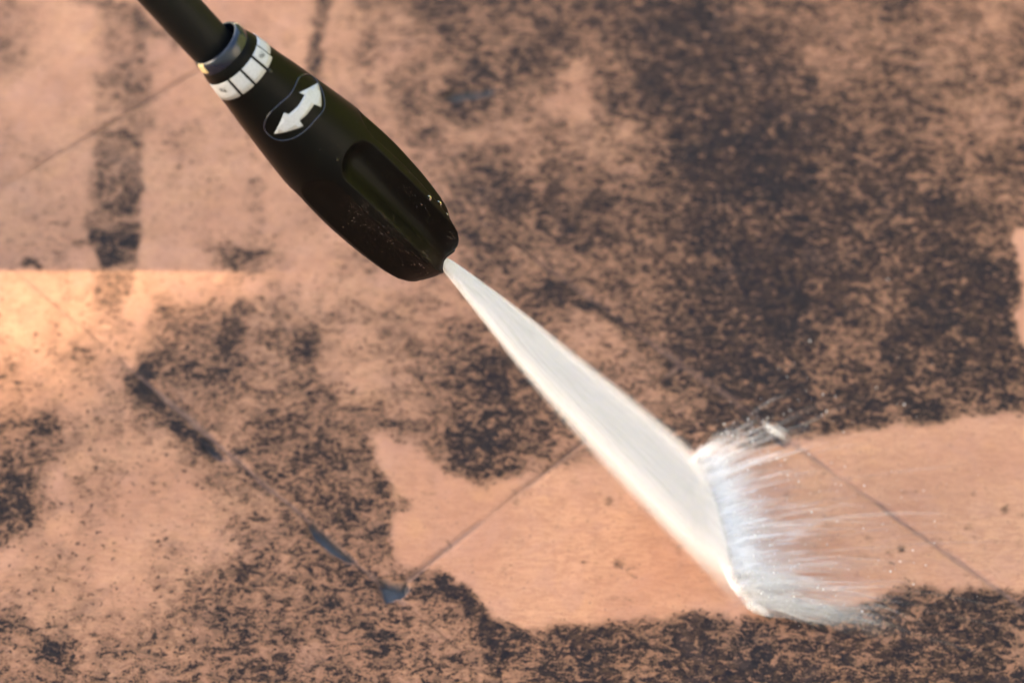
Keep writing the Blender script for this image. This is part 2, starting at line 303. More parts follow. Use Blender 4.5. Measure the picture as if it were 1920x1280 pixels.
for r_, (v0, v1, lk, off) in enumerate(ROWS):
    if r_ in (4, 6):                                     # one long slab spans the picture in these rows
        us = [p @ e1 for p in (ground(a, b) for a in range(0, 1921, 120) for b in range(0, 1281, 80)) if v0 < p @ e2 < v1]
        lk = (max(us) - min(us) + .05) / LEN; off = ((min(us) - .025 - uD) / (LEN * lk)) % 1
    for c_ in range(-7, 8):
        u0 = uD + (c_ + off) * LEN * lk; u1 = u0 + LEN * lk
        ctr = e1 * (u0 + u1) / 2 + e2 * (v0 + v1) / 2
        if abs(ctr[0]) > 1.1 or not -.75 < ctr[1] < 1.5: continue
        cx, cyy = pix(ctr)
        corners = [e1 * u + e2 * v for u in (u0, u1) for v in (v0, v1)]
        mids = [e1 * (u0 + (u1 - u0) * i / 6) + e2 * (v0 + (v1 - v0) * j / 6) for i in range(7) for j in range(7)]
        inview = any(-60 < pix(q)[0] < 1980 and -60 < pix(q)[1] < 1340 for q in mids)
        step = .0015 if inview else .02
        nu = max(8, int((u1 - u0) / step)); nv = max(6, int((v1 - v0) / step))
        g = .0005
        uu = np.linspace(u0 + g, u1 - g, nu); vv = np.linspace(v0 + g, v1 - g, nv)
        if not inview:                                   # keep the rounded rim on coarse slabs too
            uu = np.concatenate([[u0 + g, u0 + g + .002], np.linspace(u0 + .008, u1 - .008, nu), [u1 - g - .002, u1 - g]])
            vv = np.concatenate([[v0 + g, v0 + g + .002], np.linspace(v0 + .008, v1 - .008, nv), [v1 - g - .002, v1 - g]])
        U, V = np.meshgrid(uu, vv, indexing='ij'); fu, fv = U.ravel(), V.ravel()
        # uneven hand-cut edges
        wob = .0012 * (fbm(fu, fv, .02, 70 + r_) - .5) * 2
        P = np.outer(fu, e1) + np.outer(fv + wob, e2)
        ed = np.minimum(np.minimum(fu - u0, u1 - fu), np.minimum(fv - v0, v1 - fv)) - g
        d, wet, ho, hc, jv = fields(P) if inview else (np.clip(.3 + .9 * (fbm(fu, fv, .1, 5) - .5), 0, 1), np.full(fu.shape, .3), np.zeros(fu.shape), np.zeros(fu.shape), np.full(fu.shape, .6))
        x, y = pix(P) if inview else (fu * 5000, fv * 5000)
        rim = 1 - sstep(0, .0015, ed + .0012 * (fbm(fu, fv, .006, 31, 3) - .5))
        P[:, 2] = .0011 * (fbm(fu, fv, .045, 11 + n_slab) - .5) + .0010 * (fbm(fu, fv, .008, 3, 4) - .5) - .0010 * rim * jv - ho * .0055 + random.uniform(-.0001, .0001)
        # joints show where mortar is bare; elsewhere the crust bridges them
        jn = (1 - sstep(.0002, .0013, ed)) * np.clip(2.6 * fbm(x, y, 60, 90) - .6, .1, 1) * jv
        o = npmesh('slab', P, gridfaces(len(uu), len(vv)), M_stone, patio, True, {'dirt': d, 'wet': wet, 'joint': jn, 'hollow': hc})
        # give the slab its thickness: side skirt
        o.data.attributes  # geometry kept open below, bedded in the mortar
        n_slab += 1
# silt lying in the hollows of the joints (mortar bed in view, finely divided)
Pg = [ground(520, 940), ground(800, 1180)]
def bed(px0, py0, px1, py1, nx, ny):
    a = np.array([ground(px, py, -.0012) for py in np.linspace(py0, py1, ny) for px in np.linspace(px0, px1, nx)])
    d, wet, ho, hc, jv = fields(a); a[:, 2] = -.0003 - .0008 * jv - ho * .0045
    o = npmesh('joint_mortar', a, gridfaces(ny, nx), M_stone, patio, True, {'dirt': d, 'wet': wet, 'joint': jv, 'hollow': hc})
    o['kind'] = 'stuff'
bed(-60, -60, 1980, 1340, 420, 300)

# ------------------------------------------------------------------ surroundings outside the picture that shape the light
M_lawn = NT('lawn_grass'); c = M_lawn.coord()
M_lawn.set(M_lawn.b.inputs['Base Color'], M_lawn.mix(M_lawn.noise(c, 9, 6, .7), C(.07, .13, .018), C(.13, .19, .03)))
M_lawn.b.inputs['Roughness'].default_value = .9
lawn = mesh('lawn', [(-60, -60, -.03), (60, -60, -.03), (60, 60, -.03), (-60, 60, -.03)], [(0, 1, 2, 3)], M_lawn.m)
tag(lawn, kind='structure')
M_wood = simple('dark_stained_timber', (.045, .032, .024), .6); M_brick = simple('pale_brick', (.55, .47, .38), .8)
# added sunshade: its shade covers the paving except the lit corner on the left
def box(name, corners, z0, z1, mat, parent=None):
    V = [(*c_[:2], z) for z in (z0, z1) for c_ in corners]
    return mesh(name, V, [(3, 2, 1, 0), (4, 5, 6, 7), (0, 1, 5, 4), (1, 2, 6, 5), (2, 3, 7, 6), (3, 0, 4, 7)], mat, parent)
ZR = 2.5
shift = -np.array([1, 0, 0]) * ZR / math.tan(SUN_EL)
pE = ground(60, 725) + shift; pE[2] = 0                # a point of the soft shade edge, moved back along the sunbeam
e2r = np.array([math.cos(R(40)), math.sin(R(40)), 0]); e1r = np.array([math.sin(R(40)), -math.cos(R(40)), 0])
M_cloth = simple('dark_sunshade_cloth', (.03, .05, .035), .8)
def tubev(p, r, z0, z1, n=12): return [(p[0] + r * math.cos(2 * math.pi * k / n), p[1] + r * math.sin(2 * math.pi * k / n), z) for z in (z0, z1) for k in range(n)]
tf = [(k, (k + 1) % 12, 12 + (k + 1) % 12, 12 + k) for k in range(12)] + [tuple(range(12))[::-1], tuple(range(12, 24))]
def added_sunshade(org, qa, zr, label):
    par = tag(empty('added_sunshade', tuple(org)), label, 'added_sunshade', 'added sunshades out of view'); qm = sum(qa) / 4
    V = [q + np.array([0, 0, zr]) for q in qa] + [q + np.array([0, 0, zr + .03]) for q in qa] + [qm + np.array([0, 0, zr + .25]), qm + np.array([0, 0, zr + .30])]
    mesh('canopy', V, [(0, 1, 5, 4), (1, 2, 6, 5), (2, 3, 7, 6), (3, 0, 4, 7)] + [(i, 8, (i + 1) % 4) for i in range(4)] + [(i + 4, (i + 1) % 4 + 4, 9) for i in range(4)], M_cloth, par)
    mesh('pole', tubev(qm, .022, .05, zr + .25), tf, M_wood, par); mesh('base', tubev(qm, .25, -.03, .05), tf, M_brick, par)
added_sunshade(pE, [e2r * a + e1r * b for a, b in ((-1.2, 0), (-1.2, 2.4), (1.6, 2.4), (1.6, 0))], ZR, 'added unseen square sunshade that keeps the sun off the paving')
# added unseen post cuts the lit patch's upper edge; second added sunshade shades beyond
yT = ground(200, 507)[1]; xW = -.40; Z2 = 3.0
pF = np.array([xW - .2 - Z2 / math.tan(SUN_EL), yT + .035, 0])
X_, Y_ = np.array([1., 0, 0]), np.array([0, 1., 0])
added_sunshade(pF, [X_ * a + Y_ * b for a, b in ((-.6, 0), (1.9, 0), (1.9, 2.2), (-.6, 2.2))], Z2, 'added unseen taller sunshade for the ground beyond the lit patch')
post = tag(empty('added_shade_post', (xW, yT, 0)), 'added unseen square timber post edging the lit patch with its shadow', 'post')
box('shaft', [(-.07, 0), (0, 0), (0, .075), (-.07, .075)], -.002, .40, M_wood, post)
box('cap', [(-.072, -.0005), (.002, -.0005), (.002, .077), (-.072, .077)], .401, .42, M_wood, post)
# added pale board wall out of view, bounces light onto the jet
M_pale = simple('pale_painted_boards', (.80, .78, .75), .7)
fill_wall = tag(empty('added_fill_wall', (-3.2, -1.9, 0)), 'added unseen wall of pale boards bouncing light onto the jet', 'wall')
for k in range(24): box('board', [(0, -.025 - .004 * (k % 2), 0), (6.4, -.025 - .004 * (k % 2), 0), (6.4, 0, 0), (0, 0, 0)], .0 + k * .19, k * .19 + .183, M_pale, fill_wall)
side = tag(empty('added_bounce_wall', (2.9, -1.85, 0)), 'added unseen white wall bouncing sunlight in from the right', 'wall')  # added out of view, throws sunlight onto the jet
M_white = simple('white_render', (.64, .63, .62), .8)
box('masonry', [(0, 0), (.2, 0), (.2, 1.75), (0, 1.75)], -.03, 2.3, M_white, side); box('coping', [(-.03, -.02), (.23, -.02), (.23, 1.78), (-.03, 1.78)], 2.302, 2.36, M_white, side)
# hedge beyond the paving: sunlit green that the wet black plastic mirrors
M_leaf = NT('hedge_leaves'); c = M_leaf.coord()
M_leaf.set(M_leaf.b.inputs['Base Color'], M_leaf.mix(M_leaf.noise(c, 14, 4), C(.20, .24, .022), C(.32, .36, .04))); M_leaf.b.inputs['Roughness'].default_value = .5
def hedge(p0, p1, h, d_, label):
    p0 = np.array(p0, float); p1 = np.array(p1, float); L = np.linalg.norm(p1 - p0); t = (p1 - p0) / L; nrm = np.array([-t[1], t[0], 0])
    hg = tag(empty('hedge', tuple(p0)), label, 'hedge')
    rs = np.random.RandomState(5); n = 9000
    a = rs.rand(n) * L; b = (rs.rand(n) - .5) * d_; z = rs.rand(n) * h
    side = rs.rand(n); b = np.where(side < .6, -np.sign(rs.rand(n) - .3) * d_ / 2 * (1 - .12 * rs.rand(n)), b); z = np.where(side > .75, h * (1 - .06 * rs.rand(n)), z)
    ctr = np.outer(a, t) + np.outer(b, nrm); ctr[:, 2] = z
    r1 = rs.randn(n, 3); r1 /= np.linalg.norm(r1, axis=1)[:, None]; r2 = np.cross(r1, rs.randn(n, 3)); r2 /= np.linalg.norm(r2, axis=1)[:, None]
    V = np.stack([ctr - r1 * .05, ctr + r2 * .025, ctr + r1 * .05, ctr - r2 * .025], 1).reshape(-1, 3)
    o = npmesh('foliage', V, np.arange(n * 4).reshape(-1, 4), M_leaf.m, hg, False); o['kind'] = 'stuff'
    box('inner_growth', [t * 0 - nrm * d_ * .42, t * L - nrm * d_ * .42, t * L + nrm * d_ * .42, nrm * d_ * .42], -.03, h * .96, M_leaf.m, hg)
hedge((-1.2, 5.2, 0), (6.0, 4.2, 0), 2.3, .8, 'tall clipped green hedge beyond the far side of the paving')
hedge((3.4, 3.8, 0), (3.45, .1, 0), 3.0, .7, 'tall clipped green hedge along the right side of the lawn')

print('TT',time.time()-T00)
# ------------------------------------------------------------------ the lance
psi = math.atan2(.560, .584); TAU = R(36)
Z0 = .727; fp = (818.0, 480.5)                          # centre of the front face in the photo, and its depth
O = CAM + ray(*fp) * Z0
ax = math.cos(TAU) * (math.cos(psi) * rgt + math.sin(psi) * dwn) + math.sin(TAU) * fwd      # from the pipe towards the tip
tov = CAM - O; n0 = tov - (tov @ ax) * ax; n0 /= np.linalg.norm(n0)                             # faces the camera
t0 = np.cross(ax, n0);
if t0 @ dwn > 0: t0 = -t0                               # t0: towards the upper right of the picture
def surfpoint(s, r, th): return O - ax * s + r * (math.cos(th) * n0 + math.sin(th) * t0)        # s = distance behind the front face
# profile read off the outline: distance u along the axis (photo pixels) and radius (photo pixels)
u_tot = 553.0
PROF = [(1, 56), (8, 59), (19, 62), (30, 64), (52, 67), (80, 71), (110, 76.5), (140, 81), (200, 90), (260, 97.5), (310, 101), (360, 101.5), (410, 99), (460, 94), (500, 87.5), (525, 80), (540, 73), (549, 66), (553, 61)]
def s_of_u(u):                                          # distance behind the front whose image lies u_tot-u pixels up the axis
    lo, hi = 0.0, .3
    for _ in range(40):
        mid = (lo + hi) / 2; q = pix(O - ax * mid); dd = math.hypot(q[0] - fp[0], q[1] - fp[1])
        if dd < u_tot - u: lo = mid
        else: hi = mid
    return (lo + hi) / 2
S_, R_ = [], []
for u, rp in PROF:
    s = s_of_u(u); z = (O - ax * s - CAM) @ fwd; S_.append(s); R_.append(rp * z / F)
S_ = np.array(S_[::-1]); R_ = np.array(R_[::-1])
def catmull(xs, ys, x):
    m = np.gradient(ys, xs); k = np.clip(np.searchsorted(xs, x) - 1, 0, len(xs) - 2); h = xs[k + 1] - xs[k]; t = (x - xs[k]) / h
    return (2 * t**3 - 3 * t**2 + 1) * ys[k] + (t**3 - 2 * t**2 + t) * h * m[k] + (-2 * t**3 + 3 * t**2) * ys[k + 1] + (t**3 - t**2) * h * m[k + 1]
SF0 = s_of_u(250); FL_C = [R(a) for a in (17, 77, 137, 197, 257, 317)]
def head_r(s, th):
    s = np.asarray(s, float); r = catmull(S_, R_, np.clip(s, S_[0], S_[-1]))
    dth = np.min([np.abs((th - c_ + math.pi) % (2 * math.pi) - math.pi) for c_ in FL_C], axis=0) * r      # arc distance to flute centre
    along = (SF0 - s)                                   # > 0 inside the flutes
    rad = .0078                                         # half width of a flute
    # rounded start: distance to the stadium shape
    q = np.where(along < rad, np.hypot(dth, rad - along), dth)
    qq = np.clip(q / rad, 0, 1.2); dep = np.where(qq < 1, 1 - qq ** 2.6, 0) ** 1.15 * np.where(np.abs((th - FL_C[-1] + math.pi) % (2 * math.pi) - math.pi) < R(30), .0019, .0062) * (.8 + .2 * sstep(0, .04, along))
    return r - dep
ns, nt = 300, 360
ss = np.concatenate([np.linspace(S_[-1], S_[0] + .012, ns), np.linspace(S_[0] + .0119, S_[0], 60)]); th = np.linspace(0, 2 * math.pi, nt, endpoint=False)
SS, TT = np.meshgrid(ss, th, indexing='ij'); RR = head_r(SS, TT)
def ring(SS, TT, RR): return O - SS[..., None] * ax + RR[..., None] * (np.cos(TT)[..., None] * n0 + np.sin(TT)[..., None] * t0)
P = ring(SS, TT, RR)
# front face: rolled rim, shallow dish, small bore
last = RR[-1]; extra = []
for f_, ds in ((.96, -.0006), (.88, -.0009), (.78, -.0008), (.6, .0012), (.35, .0022), (.13, .0024), (.125, .008)):
    extra.append(ring(np.full(nt, S_[0] + ds), th, last * f_ * (1 - .0) if f_ > .5 else np.full(nt, last.mean() * f_)))
P = np.concatenate([P, np.array(extra)], 0)

black = NT('black_moulded_plastic'); c = black.coord()
b1 = black.noise(c, 900, 3, .6); b2 = black.noise(c, 3800, 2, .6)
black.set(black.b.inputs['Base Color'], black.mix(black.noise(c, 40, 3), C(.0016, .0017, .0018), C(.003, .003, .003)))
black.set(black.b.inputs['Roughness'], black.math('ADD', .31, black.math('MULTIPLY', black.noise(c, 120, 5, .7), .18)))
black.b.inputs['Specular IOR Level'].default_value = .09
black.set(black.b.inputs['Normal'], black.bump(black.math('ADD', b2, black.math('MULTIPLY', b1, .6)), .28, .00016))
rubber = NT('black_lance_tube'); c = rubber.coord()
rubber.set(rubber.b.inputs['Base Color'], rubber.mix(rubber.noise(c, 60, 4), C(.004, .0042, .0045), C(.010, .010, .0105)))
rubber.b.inputs['Roughness'].default_value = .5; rubber.b.inputs['Specular IOR Level'].default_value = .11
rubber.set(rubber.b.inputs['Normal'], rubber.bump(rubber.noise(c, 700, 4), .25, .0002))
lance = tag(empty('pressure_washer_lance', tuple(O)), 'black pressure washer lance with white double arrow pointing down at the paving', 'pressure washer')
def wl_(P): return np.asarray(P).reshape(-1, 3) - O       # lance-local coordinates
npmesh('nozzle_head', wl_(P), gridfaces(P.shape[0], nt, True), black.m, lance)
# collar behind the head: rolled ring open at its back
su = S_[-1]; rb = R_[-1]; pr = []
for ds, k in ((-.001, .985), (.0003, 1.0), (.0014, 1.005), (.0026, .995), (.0036, .965), (.0042, .92), (.0044, .87), (.0042, .83), (.0034, .80), (.0018, .79), (-.002, .785)): pr.append(ring(np.full(180, su + ds), th[::2], np.full(180, rb * k * 1.0)))
pr = np.array(pr)
gloss = NT('glossy_collar_plastic'); gloss.b.inputs['Base Color'].default_value = C(.006, .012, .028); gloss.b.inputs['Roughness'].default_value = .22  # blue in the base colour imitates the sky's reflection
gloss.set(gloss.b.inputs['Normal'], gloss.bump(gloss.noise(gloss.coord(), 500, 3), .1, .0002))
npmesh('collar', wl_(pr), gridfaces(pr.shape[0], 180, True), gloss.m, lance)
# pale yellow strips stand in for highlights on the collar
rim_glint = NT('yellow_rim_highlight'); rim_glint.set(rim_glint.b.inputs['Base Color'], rim_glint.mix(rim_glint.noise(rim_glint.coord(), 600, 3), C(.42, .30, .13), C(.62, .50, .30))); rim_glint.b.inputs['Roughness'].default_value = .45
for a0, a1 in ((-80, -58), (84, 92)):
    tt = np.radians(np.linspace(a0, a1, 16)); sec = [(.0012, 1.03), (.0036, .99), (.0044, .90), (.0030, .86), (.0008, .95)]
    q = np.array([ring(np.full(16, su + ds), tt, np.full(16, rb * k)) for ds, k in sec + [sec[0]]]); Q = gridfaces(6, 16)
    npmesh('clip', wl_(q), Q, rim_glint.m, lance)  # painted highlight strip on the collar rim
# tube
pd = np.array([math.cos(R(47.6)), math.sin(R(47.6))]); J = O - ax * (su - .004)
Jp = (411.0, 101.5); zJ = (J - CAM) @ fwd; J = CAM + ray(*Jp) * zJ
tube_d = math.cos(TAU) * (pd[0] * rgt + pd[1] * dwn) + math.sin(TAU) * fwd
rp = 43.5 * zJ / F; n1 = n0 - (n0 @ tube_d) * tube_d; n1 /= np.linalg.norm(n1); t1 = np.cross(tube_d, n1)
sl = np.linspace(-.012, .55, 80); th2 = np.linspace(0, 2 * math.pi, 96, endpoint=False)
tp = np.array([[J - tube_d * s + rp * (math.cos(a) * n1 + math.sin(a) * t1) for a in th2] for s in sl])
tp = np.concatenate([J - tube_d * sl[0] + (tp[:1] - (J - tube_d * sl[0])) * .2, tp, J - tube_d * sl[-1] + (tp[-1:] - (J - tube_d * sl[-1])) * .7])
npmesh('tube', wl_(tp), gridfaces(tp.shape[0], 96, True), rubber.m, lance)

print('TT',time.time()-T00)
# pixel -> place on the head's surface (s, theta)
def on_head(px, py):
    d = ray(px, py); d = d / np.linalg.norm(d)
    lo = None
    def inside(t):
        p = CAM + d * t; q = p - O; s = -(q @ ax); rr = math.hypot(q @ n0, q @ t0); a = math.atan2(q @ t0, q @ n0)
        return (S_[0] <= s <= S_[-1] + .004 and rr < head_r(s, a)), s, a
    for t in np.arange(.60, .76, .0025):
        if inside(t)[0]:
            lo, hi = t - .0025, t
            for _ in range(7):
                md = (lo + hi) / 2
                if inside(md)[0]: hi = md
                else: lo = md
            return inside(hi)[1:]
    return None
    for t in ():
        p = CAM + d * t; q = p - O; s = -(q @ ax); rr = math.hypot(q @ n0, q @ t0); a = math.atan2(q @ t0, q @ n0)
        if S_[0] <= s <= S_[-1] + .004 and rr < head_r(s, a): return s, a
    return None
def lift(s, a, h): return surfpoint(s, float(head_r(s, a)) + h, a)
def fillpoly(poly, n=7):
    """triangulate a (s, arc) polygon finely so that it follows the round surface"""
    import bmesh
    bm = bmesh.new(); vs_ = [bm.verts.new((p[0], p[1], 0)) for p in poly]; bm.faces.new(vs_)
    lo = min(p[1] for p in poly); hi = max(p[1] for p in poly); lo0 = min(p[0] for p in poly); hi0 = max(p[0] for p in poly)
    for k in range(1, int((hi - lo) / .001) + 1):
        bmesh.ops.bisect_plane(bm, geom=bm.verts[:] + bm.edges[:] + bm.faces[:], plane_co=(0, lo + k * .001, 0), plane_no=(0, 1, 0))
    for k in range(1, int((hi0 - lo0) / .002) + 1):
        bmesh.ops.bisect_plane(bm, geom=bm.verts[:] + bm.edges[:] + bm.faces[:], plane_co=(lo0 + k * .002, 0, 0), plane_no=(1, 0, 0))
    bmesh.ops.triangulate(bm, faces=bm.faces[:]); bm.verts.index_update()
    V = [(v.co.x, v.co.y) for v in bm.verts]; Fc = [[v.index for v in f.verts] for f in bm.faces]; bm.free(); return V, Fc
RA = .019                                                # reference radius: arc = theta * RA
def decal(name, poly, mat, h=.00012, parent=lance, label=None):
    V, Fc = fillpoly(poly)
    pts = [lift(s, a / RA, h) - O for s, a in V]
    o = mesh(name, pts, Fc, mat, parent, True); m = o.modifiers.new('thickness', 'SOLIDIFY'); m.thickness = .0001; m.offset = -1
    if label: o['label'] = label
    return o
paint = NT('white_print'); c = paint.coord()
paint.set(paint.b.inputs['Base Color'], paint.mix(paint.ramp(paint.noise(c, 1500, 5, .7), .35, .75), C(.47, .49, .53), C(.38, .40, .43))); paint.b.inputs['Roughness'].default_value = .45
ink = simple('black_print', (.012, .012, .012), .5)
QUADS = [[(393, 156), (424, 150), (452, 178), (423, 194)], [(430, 146), (449, 134), (477, 159), (457, 179)],
         [(454, 131), (471, 109), (496, 131), (480, 157)], [(474, 105), (482, 88), (504, 103), (497, 125)]]
def sa(px, py):
    for k in range(40):                                  # a point just past the outline is pulled in onto the surface
        q = on_head(px, py)
        if q is not None: return (q[0], q[1] * RA)
        v = (px - 447) * .692 - (py - 128) * .722; px -= math.copysign(1, v) * .692; py += math.copysign(1, v) * .722
qs = [[sa(*p) for p in q] for q in QUADS]
s_in = np.mean([q[0][0] for q in qs[1:3] if q[0]] + [q[1][0] for q in qs[1:3] if q[1]]); s_out = np.mean([q[2][0] for q in qs[1:3]] + [q[3][0] for q in qs[1:3]])
bounds = []
for q in qs:
    a = [p[1] for p in q if p]; bounds.append((np.mean([q[0][1], q[3][1]]) if q[0] and q[3] else min(a), np.mean([q[1][1], q[2][1]]) if q[1] and q[2] else max(a)))
print('label bounds', s_in, s_out, bounds)
wdt = bounds[2][1] - bounds[2][0]; gp = .0009
bounds.append((bounds[3][1] + gp, bounds[3][1] + gp + wdt)); bounds.append((bounds[4][1] + gp * 2.2, bounds[4][1] + gp * 2.2 + wdt * .5))
for k, (a0, a1) in enumerate(bounds):
    s1 = s_out if k < 4 else s_out + (s_in - s_out) * .15
    decal('scale_mark', [(s_in, a0), (s_in, a1), (s1, a1), (s1, a0)], paint.m)
def text_on_head(txt, s_c, a_c, size):
    cu = bpy.data.curves.new('lettering', 'FONT'); cu.body = txt; cu.size = size; cu.align_x = 'CENTER'; cu.align_y = 'CENTER'; cu.offset = 0
    tmp = bpy.data.objects.new('tmp', cu); sc.collection.objects.link(tmp); bpy.context.view_layer.update()
    me = bpy.data.meshes.new_from_object(tmp.evaluated_get(bpy.context.evaluated_depsgraph_get())); bpy.data.objects.remove(tmp)
    V = [lift(s_c - v.co.y, (a_c - v.co.x) / RA, .0003) - O for v in me.vertices]; Fc = [list(p.vertices) for p in me.polygons]
    mesh('lettering', V, Fc, ink, lance)
text_on_head('Max', s_in + (s_out - s_in) * .36, bounds[0][0] + (bounds[0][1] - bounds[0][0]) * .56, .0027)
text_on_head('Min', s_in + (s_out - s_in) * .42, bounds[3][0] + (bounds[3][1] - bounds[3][0]) * .5, .0027)
ARROW = [(594, 157), (601, 201), (588, 196), (573, 216), (561, 226), (568, 236), (514, 250), (532, 211), (541, 214), (557, 200), (570, 179), (560, 174)]
ar = [sa(*p) for p in ARROW]
decal('double_arrow', ar, paint.m, .00022)
OUTL = [(575, 140), (588, 146), (600, 163), (608, 186), (608, 202), (602, 213), (590, 226), (578, 240), (560, 254), (540, 262), (520, 262), (503, 252), (496, 240), (499, 224), (510, 208), (528, 192), (545, 176), (554, 160), (561, 146)]
ol = [sa(*p) for p in OUTL]
pts = []
for i in range(len(ol)):
    p0, p1, p2, p3 = [np.array(ol[(i + k) % len(ol)]) for k in (-1, 0, 1, 2)]
    for t in np.linspace(0, 1, 6, endpoint=False):
        pts.append(.5 * ((2 * p1) + (-p0 + p2) * t + (2 * p0 - 5 * p1 + 4 * p2 - p3) * t * t + (-p0 + 3 * p1 - 3 * p2 + p3) * t**3))
n = len(pts); ringv = []
for i in range(n):
    s, a = pts[i]; s2, a2 = pts[(i + 1) % n]
    c0 = lift(s, a / RA, .00005); tg = lift(s2, a2 / RA, .00005) - c0; tg /= np.linalg.norm(tg); nn = lift(s, a / RA, .001) - c0; nn /= np.linalg.norm(nn); bb = np.cross(tg, nn)
    for k in range(6): ringv.append(c0 + .00028 * (math.cos(k * math.pi / 3) * nn + math.sin(k * math.pi / 3) * bb) - O)
Fq = [(i * 6 + k, ((i + 1) % n) * 6 + k, ((i + 1) % n) * 6 + (k + 1) % 6, i * 6 + (k + 1) % 6) for i in range(n) for k in range(6)]
mesh('raised_outline', ringv, Fq, gloss.m, lance, True)
pp = sa(506, 133)
if pp: decal('pip', [(pp[0] + .0009 * math.cos(t), pp[1] + .0009 * math.sin(t)) for t in np.linspace(0, 2 * math.pi, 11)[:-1]], ink, .00015)  # dark disc paints the shade of a small recess
print('TT',time.time()-T00)
# water beads on the plastic
drop = NT('water_bead'); drop.b.inputs['Base Color'].default_value = C(1, 1, 1); drop.b.inputs['Roughness'].default_value = .02; drop.b.inputs['Transmission Weight'].default_value = 1; drop.b.inputs['IOR'].default_value = 1.33
def bead_mesh(seg=10, rings=5):
    V = [(0, 0, 1)]; Fc = []
    for r in range(1, rings + 1):
        ph = math.pi / 2 * r / rings * 1.12
        for k in range(seg): V.append((math.sin(ph) * math.cos(2 * math.pi * k / seg), math.sin(ph) * math.sin(2 * math.pi * k / seg), math.cos(ph)))
    for k in range(seg): Fc.append((0, 1 + k, 1 + (k + 1) % seg))
    for r in range(rings - 1):
        for k in range(seg): a = 1 + r * seg + k; b = 1 + r * seg + (k + 1) % seg; Fc.append((a, a + seg, b + seg, b))
    Fc.append(tuple(1 + (rings - 1) * seg + k for k in range(seg))[::-1]); return V, Fc
BV, BF = bead_mesh(); BV5, BF5 = bead_mesh(6, 2)
def bead_verts(V, s, a, r, flat=.75):
    c0 = lift(s, a, -r * .1); nn = lift(s, a, .001) - c0; nn = surfpoint(s, 1, a) - surfpoint(s, 0, a); bb = np.cross(ax, nn)
    return [c0 + r * (v[0] * ax + v[1] * bb + v[2] * flat * nn) - O for v in V]
rs = np.random.RandomState(11)
big = [(805, 371, .00095), (823, 381, .00115), (838, 402, .0006), (790, 383, .0004), (797, 389, .00035), (778, 366, .0003), (849, 420, .0005), (812, 352, .0004), (600, 281, .0003), (632, 300, .0004), (712, 236, .0004)]
for px, py, r in big:
    q = on_head(px, py)
    if q: mesh('water_bead', bead_verts(BV, q[0], q[1], r), BF, drop.m, lance, True)
Va, Fa = [], []
cnt = 0
while cnt < 1000:
    k = rs.rand()
    if k < .55: t = rs.rand(); px, py = 660 + 170 * t + rs.randn() * 16, 375 + 130 * t + rs.randn() * 14       # dense spray on the near facet
    elif k < .85: t = rs.rand(); px, py = 690 + 165 * t + rs.randn() * 9, 285 + 170 * t + rs.randn() * 9
    else: t = rs.rand() ** .5; px, py = 480 + 370 * t + rs.randn() * 50, 240 + 230 * t + rs.randn() * 60
    q = on_head(px, py)
    if not q: cnt += 1; continue
    r = .00008 + .00014 * rs.rand() ** 3
    b = len(Va); Va += bead_verts(BV5, q[0], q[1], r); Fa += [tuple(i + b for i in f) for f in BF5]; cnt += 1
o = mesh('fine_spray', Va, Fa, drop.m, lance, True); o['kind'] = 'stuff'

print('TT',time.time()-T00)
# ------------------------------------------------------------------ the water jet
I1 = ground(1322, 866); I2 = ground(1394, 1142)
T0 = O + ax * .0005
fn = np.cross(I1 - T0, I2 - T0); fn /= np.linalg.norm(fn)
def on_fan(px, py):
    d = ray(px, py); return CAM + d * (((T0 - CAM) @ fn) / (d @ fn))
UP = [(815, 468), (845, 489), (890, 521), (929, 549), (987, 592), (1046, 641), (1116, 697), (1187, 752), (1233, 791), (1286, 836), (1322, 866)]
LO = [(806, 480), (833, 505), (862, 542), (889, 577), (944, 649), (999, 718), (1063, 789), (1128, 862), (1198, 936), (1290, 1032), (1394, 1142)]
UP3 = np.array([T0 + (on_fan(*UP[0]) - T0) * .3] + [on_fan(*p) for p in UP[1:]]); LO3 = np.array([T0 + (on_fan(*LO[0]) - T0) * .3] + [on_fan(*p) for p in LO[1:]])
def along(A, q):
    k = np.linspace(0, 1, len(A)); return np.stack([np.interp(q, k, A[:, i]) for i in range(3)], -1)
def smooth_path(A, n=60):
    q = np.linspace(0, 1, n); B = along(A, q)
    for _ in range(6): B[1:-1] = (B[:-2] + B[2:] + 2 * B[1:-1]) / 4
    return B
UPs, LOs = smooth_path(UP3), smooth_path(LO3)
water = NT('white_water'); c = water.coord('Generated')
water.b.inputs['Base Color'].default_value = C(.97, .915, .86); water.b.inputs['Roughness'].default_value = .9
water.b.inputs['Specular IOR Level'].default_value = .15
df = water.node('ShaderNodeBsdfDiffuse'); tl = water.node('ShaderNodeBsdfTranslucent'); mx = water.node('ShaderNodeMixShader'); mx.inputs[0].default_value = .5
for q in (df, tl): q.inputs[0].default_value = C(.94, .93, .955)
water.l.new(df.outputs[0], mx.inputs[1]); water.l.new(tl.outputs[0], mx.inputs[2]); water.l.new(mx.outputs[0], water.out.inputs[0])
